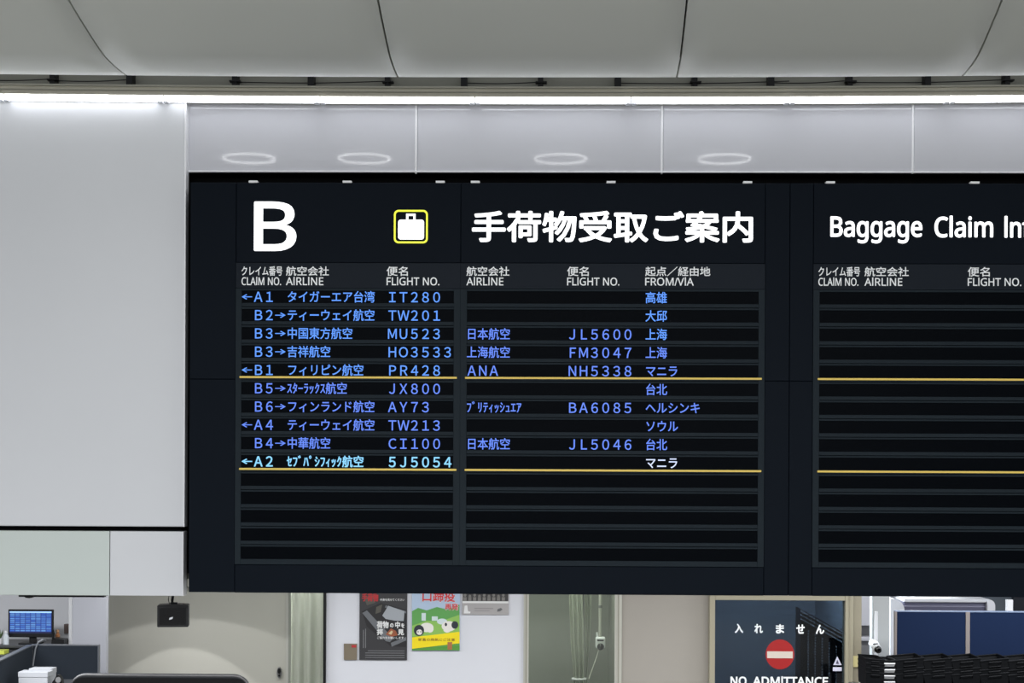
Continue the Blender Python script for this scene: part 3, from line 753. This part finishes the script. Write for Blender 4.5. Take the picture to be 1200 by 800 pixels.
for x in (a.x+.2, b.x-.2):
    bm = box((x-.03, Yq-.18, .0), (x+.03, Yq+.27, .03), .006); add_box(bm, (x-.02, Yq+.02, .03), (x+.02, Yq+.07, .2), .004)
    link('foot', bm, DARKP, t)

# oval plate on the grey wall
t = empty('lock_plate', (P(327, 788, 16.44).x, 16.44, P(327, 795, 16.44).z), 'small dark oval lock plate on the grey wall left of the curtain', 'lock')
link('plate', ell_px(327, 788, 2.7, 6.5, 16.47, .03), MIDG, t)
bm = ell_px(327, 786, 1.8, 3.2, 16.455, .016); ell_px(327, 791.5, 1.3, 1.3, 16.455, .016, bm)
link('keyhole', bm, DARKP, t)

# curtains
def curtain(name, spec, Y, label, nf, amp, tie=None):
    """spec: list of (y, xl, xr) edges measured down the drop"""
    z_top = 2.6
    t = empty(name, (P(spec[0][1], spec[0][0], Y).x, Y, P(0, spec[-1][0], Y).z), label, 'curtain')
    bm = bmesh.new(); R = []; n = 10*nf
    lv = []
    for j in range(len(spec)-1):
        for s in range(6):
            u = s/6; u2 = u*u*(3-2*u)
            lv.append((spec[j][0]*(1-u)+spec[j+1][0]*u, spec[j][1]*(1-u2)+spec[j+1][1]*u2, spec[j][2]*(1-u2)+spec[j+1][2]*u2))
    lv.append(spec[-1])
    for y, xl, xr_ in lv:
        pa, pb = P(xl, y, Y), P(xr_, y, Y)
        R.append([bm.verts.new((pa.x+(pb.x-pa.x)*k/n, Y+amp*math.sin(2*math.pi*nf*k/n)+amp*.4*math.sin(2*math.pi*nf*.37*k/n+1), pa.z)) for k in range(n+1)])
    for a_, b_ in zip(R[:-1], R[1:]):
        for k in range(n): bm.faces.new((a_[k], a_[k+1], b_[k+1], b_[k]))
    bmesh.ops.solidify(bm, geom=bm.faces[:], thickness=.004)
    link('cloth', bm, CURT, t, True)
    pa, pb = P(spec[0][1], spec[0][0], Y), P(spec[0][2], spec[0][0], Y)
    link('curtain_rail', tube([(pa.x-.03, Y+.0, pa.z+.012), (pb.x+.03, Y+.0, pb.z+.012)], .012, 8), ALU, t)
    if tie:
        y, xl, xr_ = tie; pa, pb = P(xl, y, Y), P(xr_, y, Y); c_ = (pa+pb)/2; rx = (pb.x-pa.x)/2+.004
        link('tieback', tube([(c_.x+rx*math.cos(v*math.pi/8), Y+(amp+.02)*math.sin(v*math.pi/8), c_.z) for v in range(17)], .010, 6), WPL, t)
    return t
curtain('curtain', [(665, 340, 380), (700, 341, 380), (760, 341, 379), (840, 340, 378), (1000, 340, 378)], 15.3, 'pale green curtain hanging left of the notice wall', 3, .02)
curtain('curtain', [(665, 666, 683), (700, 667, 683), (740, 668.5, 684), (795, 672, 684.5), (840, 668, 686), (960, 667, 686)], 14.75, 'pale curtain gathered by a tieback inside the glazed bay', 3, .03, (795, 671.5, 686))
curtain('curtain', [(665, 685, 694), (700, 685.5, 693), (740, 686, 692), (790, 686, 688.5), (840, 686, 690), (960, 686, 691)], 14.95, 'narrow pale curtain behind the tied one in the bay', 2, .02)
t = link('curtain_pole_edge', box((P(681.8, 740, 14.85).x, 14.85, .02), (P(683.6, 740, 14.85).x, 14.88, 2.66)), DARKP); t.name = 'window_post'
tag(t, 'thin dark upright post between the two curtains in the bay', 'post')

# cameras
t = empty('security_camera', (P(703, 760, 14.5).x, 14.5, P(703, 762, 14.5).z), 'white security camera on a ceiling pole in the glazed bay', 'camera')
x = P(703.3, 740, 14.5).x
link('pole', tube([(x, 14.5, 2.66), (x, 14.5, P(703, 747, 14.5).z)], .0135, 10), ALU, t)
link('collar', tube([P(703.3, 712, 14.5), P(703.3, 709, 14.5)], .017, 10), MIDG, t)
bd = link('body', rect(698, 746.5, 709.5, 759.5, 14.46, .1, .014), WPL, t)
bm = bmesh.new(); bmesh.ops.create_uvsphere(bm, u_segments=16, v_segments=10, radius=.03)
bmesh.ops.translate(bm, verts=bm.verts, vec=P(703.8, 757.5, 14.45)); link('lens_dome', bm, mat('dark_dome', (10, 10, 12), .1), bd, True)
link('status_panel', rect(700, 749, 707.5, 751, 14.456, .006), DARKP, bd)
link('side_knob', tube([P(700, 746, 14.49), P(699.5, 740.5, 14.49)], [.01, .008], 8), WPL, t)
link('cable', tube([P(702, 760, 14.52), P(699, 770, 14.5), P(694, 784, 14.48), P(690, 795, 14.46)], .004, 6), ALU, t)

t = empty('security_camera', (P(1025, 757, 14.1).x, 14.1, P(1025, 770, 14.1).z), 'white tilted camera with dark lens on a white pole by the blue partition', 'camera')
x = P(1023.5, 757, 14.16).x
link('pole', tube([(x, 14.16, 0), (x, 14.16, P(1023, 752, 14.16).z)], .012, 10), WPL, t)
hd = link('body', tube([P(1021.5, 752.5, 14.15), P(1025.5, 756, 14.1), P(1028, 760, 14.04)], [.03, .038, .034], 14), WPL, t, True)
link('lens', tube([P(1028.2, 759.5, 14.05), P(1029.3, 761.8, 14.01)], [.03, .027], 14), mat('lens_black', (8, 8, 10), .15), hd, True)
link('hood', rect(1023.5, 753.6, 1029, 755, 14.04, .03, .003), DARKP, hd)

# --- notices on the white wall
YN = 13.985
def poster(name, x0, y0, x1, y1, base, label, cat='poster'):
    t = empty(name, (P((x0+x1)/2, y1, YN).x, YN, P(x0, y1, YN).z), label, cat)
    return t, link('sheet', rect(x0, y0, x1, y1, YN, .012, .001), base, t)
K = lambda k, c, e=0: mat('print_'+k, c, .45, noise=.03)
t, sh = poster('poster', 421.2, 692.5, 477, 773, K('charcoal', (50, 50, 54)), 'dark poster of an open suitcase with white characters on the notice wall')
L = YN-.0012
link('suitcase_picture', prism_px([(424, 716), (446, 706), (476, 714), (476, 758), (458, 757), (430, 734)], L, .001), K('dark_case', (30, 30, 34)), sh)
bm = prism_px([(424.5, 718), (430, 715), (461, 748), (457, 752), (452, 751)], L-.001, .001)
prism_px([(452, 709), (476, 716), (476, 718.5), (451, 711.5)], L-.001, .001, bm)
prism_px([(458, 753), (476, 746), (476, 750), (459, 757.5)], L-.001, .001, bm)
link('case_rim', bm, K('steel', (104, 108, 114)), sh)
link('shirt_picture', prism_px([(448, 721), (455, 709.5), (474, 716), (473, 727.5), (463, 727), (452, 725)], L-.0016, .001), K('pale_shirt', (158, 164, 172)), sh)
bm = prism_px([(426, 699), (438, 697), (440, 706), (430, 709)], L-.001, .001); prism_px([(441, 711), (448, 708), (446, 717), (440, 719)], L-.001, .001, bm)
link('bag_picture', bm, K('olive', (82, 80, 74)), sh)
bm = bmesh.new(); fit_text(bm, '手荷物', 424, 695, 443.5, 704.5, L-.002, .0025); link('red_lettering', bm, K('red', (178, 42, 48)), sh)
bm = bmesh.new(); fit_text(bm, '中身を見せてください', 445.5, 701, 474, 704, L-.002, .0004)
fit_text(bm, '荷物', 441.5, 727.5, 455.5, 736, L-.003, .002); fit_text(bm, 'の', 457, 730, 461.3, 735, L-.003, .0015); fit_text(bm, '中', 463, 728, 469, 736, L-.003, .002); fit_text(bm, 'を', 470, 730, 474, 735.3, L-.003, .0015)
fit_text(bm, '拝', 441.5, 736.5, 449, 744, L-.003, .002); fit_text(bm, '見', 466, 737, 473.5, 744, L-.003, .002)
fit_text(bm, 'ご協力をお願いします', 442, 745.5, 473, 748.5, L-.002, .0004)
link('white_lettering', bm, K('white', (222, 224, 226)), sh)
bm = bmesh.new()
for x in (425.5, 428): rect(x, 738+(x-425)*-.5, x+.8, 759, L-.001, .001, bm=bm)
for y in (762, 764.6, 767.2, 769.8): rect(431 if y < 764 else 428, y, 474, y+.7, L-.001, .001, bm=bm)
link('fine_print', bm, K('fine_print_grey', (122, 124, 128)), sh)
bm = prism_px([(452, 743), (458, 736), (464, 739), (466, 744), (459, 746)], L-.0024, .001)
link('brown_picture', bm, K('rust', (150, 84, 56)), sh)
link('gold_picture', prism_px([(455, 742), (459, 738.5), (460.5, 740), (458.5, 743.5)], L-.0034, .001), K('gold', (206, 190, 150)), sh)

t, sh = poster('poster', 482.6, 682, 538.8, 762, K('sky', (176, 196, 222)), 'colourful poster of farm animals on green fields with a yellow band')
bm = prism_px([(482.8, 716), (490, 712), (500, 715), (512, 711), (524, 714), (538.5, 708), (538.5, 761), (482.8, 761)], L, .001); link('hills_picture', bm, K('green', (92, 160, 84)), sh)
bm = prism_px([(482.8, 733), (500, 727), (516, 728), (538.5, 720), (538.5, 742), (482.8, 746)], L-.001, .001); link('field_picture', bm, K('lime', (140, 190, 92)), sh)
for q in ((494, 718, 499, 727), (506, 722, 513, 727)): link('building_picture', rect(*q, L-.0015, .001), K('pale_blue', (206, 222, 226)), sh)
link('pond_picture', ell_px(518, 728, 6, 3.5, L-.0012, .001), K('pale_blue', (206, 222, 226)), sh)
bm = ell_px(500, 735, 8, 5.5, L-.002, .001); ell_px(504, 737, 4, 4, L-.0024, .001, bm); ell_px(526, 733.5, 8.5, 6, L-.002, .001, bm); ell_px(524, 737.5, 4.5, 3.5, L-.0024, .001, bm); ell_px(491.5, 740.5, 3.4, 3.2, L-.0034, .001, bm)
link('white_animals', bm, K('milk', (232, 230, 226)), sh)
bm = ell_px(491, 738.5, 6, 6.5, L-.003, .001); ell_px(533, 732, 4, 4.5, L-.003, .001, bm); ell_px(522.5, 731.5, 1.4, 2, L-.003, .001, bm); ell_px(490, 740, .7, .7, L-.0042, .001, bm); ell_px(493.2, 740, .7, .7, L-.0042, .001, bm)
link('dark_animals', bm, K('ink', (40, 46, 58)), sh)
link('yellow_band', prism_px([(482.8, 746.5), (538.6, 740), (538.6, 753.5), (482.8, 760)], L-.004, .001), K('yellow', (244, 222, 22)), sh)
bm = bmesh.new(); fit_text(bm, '家畜の病気にご注意', 490, 747.5, 533, 751, L-.0055, .0004); link('band_lettering', bm, K('brownink', (150, 120, 30)), sh)
bm = prism_px([(482.8, 760.2), (538.6, 756), (538.6, 761.8), (482.8, 761.8)], L-.0042, .001); link('lower_band', bm, K('deepgreen', (86, 150, 60)), sh)
link('label_square', rect(524.5, 752, 529.8, 761, L-.0055, .001), K('tan', (170, 110, 70)), sh)
bm = bmesh.new(); fit_text(bm, '口蹄疫', 494.5, 690, 534, 705.5, L-.003, .0038); fit_text(bm, '再発', 521, 706.5, 537.5, 715, L-.003, .0028); link('lettering_outline', bm, K('white', (222, 224, 226)), sh)
bm = bmesh.new(); fit_text(bm, '口蹄疫', 495, 690.6, 533.5, 705, L-.0045, .0018); fit_text(bm, '再発', 521.4, 707, 537, 714.6, L-.0045, .0012); link('red_lettering', bm, K('crimson', (206, 44, 56)), sh)

t, sh = poster('notice_sheet', 541.5, 680, 596.2, 720, K('ash', (166, 164, 166)), 'grey landscape notice with a photo strip, right of the yellow-band poster', 'notice')
bm = rect(542.5, 682, 595.5, 704, L, .001); ph = link('photo_strip', bm, K('dark_photo', (52, 52, 54)), sh)
bm = bmesh.new()
for k in range(9):
    x = 545+k*5.6; ell_px(x, 697+(k % 2)*1.5, 1.6, 2.0, L-.0012, .001, bm, 10); rect(x-1.8, 699.5, x+1.8, 703.6, L-.0012, .001, bm=bm)
link('crowd_picture', bm, K('photo_grey', (122, 120, 118)), ph)
link('white_rule', rect(542, 704.3, 596, 706.6, L, .001), K('white', (222, 224, 226)), sh)
bm = prism_px([(544.5, 709.5), (547.5, 709), (548.5, 716), (551.5, 716.5), (551, 718.5), (543.5, 718.5)], L, .001); link('white_mark', bm, K('white', (222, 224, 226)), sh)
bm = prism_px([(583, 713.5), (587, 712), (589, 714), (586, 716), (582.5, 716.5)], L, .001); link('bird_mark', bm, K('slate', (96, 98, 102)), sh)
bm = bmesh.new(); rect(556, 712, 578, 713.4, L, .001, bm=bm); rect(556, 715, 574, 716, L, .001, bm=bm); link('text_lines', bm, K('text_grey', (146, 144, 146)), sh)

t, sh = poster('notice_card', 403, 754, 418.2, 773, K('taupe', (122, 112, 96)), 'small taupe notice card with a red corner left of the suitcase poster', 'notice')
link('red_mark', rect(412, 755.5, 417.5, 758.5, L, .001), K('red', (178, 42, 48)), sh)
# cream plate on the door post
t = link('wall_switch', box(P(997.5, 781.5, 13.93), P(1009, 768.5, 13.93)+Vector((0, .02, 0)), .003), mat('switch_cream', (206, 196, 142), .5, noise=.02))
tag(t, 'square cream wall plate on the olive door post', 'wall plate')

# ------------------------------------------------------------------ right: inspection area
# tall pale pillar
t = empty('pillar', (P(1035, 745, 14.3).x, 14.3, 0), 'pale grey pillar behind the tilted camera', 'pillar')
xa, xb = P(1022, 745, 14.3).x, P(1042.5, 745, 14.3).x
link('shaft', box((xa, 14.3, 0), (xb, 14.42, 2.66), .01), mat('pillar_grey', (176, 180, 182), .5, noise=.02), t)
link('edge_guard', box((xa+.015, 14.285, .0), (xa+.045, 14.3, P(1026, 716, 14.3).z), .004), WPL, t)
# far cupboard strip seen left of the pillar
t = empty('wall_cabinet', (P(1015, 745, 17.6).x, 17.6, 0), 'tall grey cupboard with a pale shelf seen behind the camera pole', 'cabinet')
xa, xb = P(1004, 745, 17.6).x, P(1030, 745, 17.6).x
link('upper_case', box((xa, 17.6, P(1010, 733, 17.6).z), (xb, 18.1, 2.4), .006), mat('pale_case', (200, 200, 206), .4, noise=.02), t)
link('niche', box((xa, 17.75, P(1010, 746, 17.6).z), (xb, 18.1, P(1010, 733, 17.6).z)), MIDG, t)
link('shelf', box((xa, 17.58, P(1010, 750.5, 17.6).z), (xb, 18.1, P(1010, 746, 17.6).z), .004), MATS['pale_case'], t)
link('lower_case', box((xa, 17.62, 0.002), (xb, 18.1, P(1010, 750.5, 17.6).z), .004), MIDG, t)
# baggage scanner with rounded white hood
Yx = 14.6
t = empty('baggage_scanner', (P(1100, 745, Yx).x, Yx, 0), 'white baggage scanner with rounded hood ends behind the blue partition', 'scanner')
zt_ = P(1100, 701.5, Yx).z
SCW = mat('scanner_white', (206, 208, 214), .4, noise=.015)
def hood(x0, x1, cap_left):
    a, b = P(x0, 715, Yx).x, P(x1, 715, Yx).x; r = (b-a)*.85; n = 8
    z0 = 1.0
    if cap_left: o_ = [(a, z0), (b, z0), (b, zt_)] + [(a+r-r*math.sin(k*math.pi/2/n), zt_-r+r*math.cos(k*math.pi/2/n)) for k in range(n+1)]
    else: o_ = [(a, z0), (b, z0)] + [(b-r+r*math.cos(k*math.pi/2/n), zt_-r+r*math.sin(k*math.pi/2/n)) for k in range(n+1)] + [(a, zt_)]
    link('end_cap', add_prism(bmesh.new(), o_, Yx-.02, .7), SCW, t)
hood(1043, 1059.5, False); hood(1156.5, 1165.5, False)
a, b = P(1059.5, 715, Yx).x, P(1156.5, 715, Yx).x
link('hood', box((a, Yx+.03, 1.0), (b, Yx+.65, zt_-.012), .02), LAV, t)
link('top_rim', box((a, Yx+.0, zt_-.03), (b, Yx+.66, zt_), .008), SCW, t)
link('rib', tube([(a, Yx+.03, zt_-.066), (b, Yx+.03, zt_-.066)], .006, 8), mat('rib_lilac', (130, 130, 150), .4), t)
link('base', box((P(1044, 715, Yx).x, Yx, 0.002), (P(1164, 715, Yx).x, Yx+.64, 1.0), .01), MIDG, t)
t = empty('sign_post', (P(1183.5, 745, 14.3).x, 14.3, 0), 'short white post standing right of the scanner behind the partition', 'post')
link('shaft', box((P(1179.8, 745, 14.3).x, 14.3, .02), (P(1187.2, 745, 14.3).x, 14.35, P(1183, 702.5, 14.3).z), .004), WPL, t)
link('foot', box((P(1176, 745, 14.3).x, 14.2, 0), (P(1191, 745, 14.3).x, 14.45, .02), .004), WPL, t)
# blue partition of two panels
Yb = 13.6
t = empty('partition_screen', (P(1134, 745, Yb).x, Yb, 0), 'navy blue two-panel partition at the right behind the black baskets', 'partition')
zt_ = P(1130, 716, Yb).z
for xa, xb in ((1051, 1131.5), (1136.5, 1224)):
    link('panel', box((P(xa, 745, Yb).x, Yb, .08), (P(xb, 745, Yb).x, Yb+.03, zt_-.008), .003), NAVY, t)
bm = bmesh.new()
for xa, xb in ((1048.3, 1051), (1131.5, 1136.5), (1224, 1228)): add_box(bm, (P(xa, 745, Yb).x, Yb-.006, 0), (P(xb, 745, Yb).x, Yb+.036, zt_-.004), .003)
link('post', bm, mat('taupe_post', (112, 106, 104), .4, noise=.03), t)
link('top_rail', box((P(1048.3, 745, Yb).x, Yb-.004, zt_-.008), (P(1228, 745, Yb).x, Yb+.034, zt_+.003), .002), mat('pale_rail', (104, 118, 142), .4), t)

# baskets: an open tapered tray with rim and handle bars
def basket_meshes(w, d, h):
    bm = bmesh.new()
    def loop(wx, dy, z): return [bm.verts.new((sx*wx/2, sy*dy/2, z)) for sx, sy in ((-1, -1), (1, -1), (1, 1), (-1, 1))]
    o1, o2 = loop(w*.86, d*.9, 0), loop(w*.97, d*.98, h)
    i2, i1 = loop(w*.93, d*.95, h), loop(w*.82, d*.87, .006)
    for A_, B_ in ((o1, o2), (o2, i2), (i2, i1)):
        for k in range(4): bm.faces.new((A_[k], A_[(k+1) % 4], B_[(k+1) % 4], B_[k]))
    bm.faces.new(o1[::-1]); bm.faces.new(i1); bmesh.ops.recalc_face_normals(bm, faces=bm.faces)
    rim = bmesh.new()
    for lo, hi in (((-w/2, -d/2, h-.004), (w/2, -d/2+.016, h+.006)), ((-w/2, d/2-.016, h-.004), (w/2, d/2, h+.006)), ((-w/2, -d/2+.016, h-.004), (-w/2+.012, d/2-.016, h+.006)), ((w/2-.012, -d/2+.016, h-.004), (w/2, d/2-.016, h+.006))):
        add_box(rim, lo, hi, .002, 1)
    return bm, rim
def make_basket(w, d, h, m, label, cat, group, name):
    t = empty(name, (0, 0, 0), label, cat, group)
    a_, b_ = basket_meshes(w, d, h)
    link('body', a_, m, t, origin=(0, 0, 0)); link('rim', b_, m, t, origin=(0, 0, 0))
    for s in (-1, 1):
        if h > .05: link('handle', tube([(-w*.22, s*d*.47, h*.72), (-w*.2, s*(d*.5+.008), h*.86), (w*.2, s*(d*.5+.008), h*.86), (w*.22, s*d*.47, h*.72)], .0045, 6), m, t, origin=(0, 0, 0))
    return t
Yt = 13.15
ztab = P(1100, 806, Yt).z
tb = empty('inspection_table', (P(1110, 806, Yt).x, Yt+.1, 0), 'long dark table carrying the stacks of baskets', 'table')
xa, xb = P(1004, 806, Yt).x, P(1232, 806, Yt).x
link('tabletop', box((xa, Yt-.12, ztab-.03), (xb, Yt+.36, ztab), .004), MATS['dark_cabinet_top'], tb)
for x in (xa+.04, xb-.04):
    for y in (Yt-.08, Yt+.32): link('leg', box((x-.02, y-.02, 0), (x+.02, y+.02, ztab-.03), .003), MIDG, tb)
stacks = [(1066, 4, .10), (1099, 4, .10), (1132, 4, .10), (1165, 4, .10), (1198, 4, .10)]
pos = ['topmost', 'second highest', 'third highest', 'lowest']
so = ['first', 'second', 'third', 'fourth', 'fifth']
proto = None
for i, (px, n_, tilt) in enumerate(stacks):
    x = P(px, 785, Yt).x
    for k in range(n_):
        lab = 'black basket, %s in the %s stack before the navy partition' % (pos[n_-1-k], so[i])
        if proto is None: b_ = proto = make_basket(.226, .34, .105, TRAY, lab, 'basket', 'black baskets stacked on the table', 'basket')
        else: b_ = copy_tree(proto); b_['label'] = lab
        b_.location = (x, Yt+.12+.006*((k*7+i*3) % 3-1), ztab+.011+k*.036); b_.rotation_euler = (0, -tilt, 0)
x = P(1028, 785, Yt).x
for k in range(4):
    lab = 'narrow black basket, %s in the stack beside the cream wall plate' % pos[3-k]
    b_ = copy_tree(proto); b_['label'] = lab; b_['group'] = 'black baskets by the door post'
    b_.location = (P(1023.5, 785, Yt).x, Yt+.12, ztab+.013+k*.034); b_.rotation_euler = (0, .06, 0); b_.scale = (.66, 1, 1)
protoL = None
for k in range(4):
    lab = 'pale grey tray, %s of the pale trays in the narrow striped stack' % ['lowest', 'second lowest', 'second highest', 'highest'][k]
    if protoL is None: b_ = protoL = make_basket(.085, .3, .022, TRAYL, lab, 'tray', 'pale trays stacked on the table', 'tray')
    else: b_ = copy_tree(protoL); b_['label'] = lab
    b_.location = (P(1041.2, 785, Yt).x, Yt+.1, ztab+k*.047+.026)
protoD = None
for k in range(5):
    lab = 'slim black tray, %s of the black ones in the narrow striped stack' % ['lowest', 'second lowest', 'middle one', 'second highest', 'highest'][k]
    if protoD is None: b_ = protoD = make_basket(.09, .3, .018, TRAY, lab, 'tray', 'slim black trays among the pale ones', 'tray')
    else: b_ = copy_tree(protoD); b_['label'] = lab
    b_.location = (P(1041.2, 785, Yt).x, Yt+.1, ztab+.002+k*.047)

# added trolley of dark tray columns, shaped to stand in for a door reflection
Yz = 14.9
t = empty('tray_trolley', (P(966, 745, Yz).x, Yz+.2, 0), 'tall dark trolley of nested trays seen through the smoked glass door', 'trolley')
DT = mat('trolley_dark', (16, 21, 34), .5, spec=.2, noise=.1)
DTE = mat('tray_rim_slate', (226, 232, 242), .45, noise=.06)
link('deck', box((P(937, 745, Yz).x, Yz-.06, .08), (P(987.5, 745, Yz).x, Yz+.34, .12), .004), DT, t)
for i in range(6):
    x0 = 938+i*8.2; top = 713+i*4.6
    a, b = P(x0, top, Yz), P(x0+8.4, top+4.4, Yz)
    bm = bmesh.new()
    add_prism(bm, [(a.x, .12), (a.x, a.z), (b.x, b.z), (b.x, .12)], Yz, .28)
    cl = link('tray_column', bm, DT, t)
    bm = bmesh.new()
    for k in range(3):
        z = .012+k*.034; add_prism(bm, [(a.x+.002, a.z-z), (b.x+.012, b.z-z-.008), (b.x+.012, b.z-z-.021), (a.x+.002, a.z-z-.013)], Yz-.03, .03)
    link('tray_rims', bm, DTE, cl)
    if i:
        bm = bmesh.new(); z = b.z-.12
        while z > .4: add_box(bm, (a.x+.003, Yz-.012, z-.014), (a.x+.011, Yz, z)); z -= .024
        link('edge_marks', bm, DTE, cl)
for px in (943, 982):
    for yy in (Yz, Yz+.26):
        link('wheel', tube([(P(px, 745, Yz).x-.015, yy, .04), (P(px, 745, Yz).x+.015, yy, .04)], .04, 16), DARKP, t)

bpy.data.objects.remove(_to); bpy.data.curves.remove(_tc)
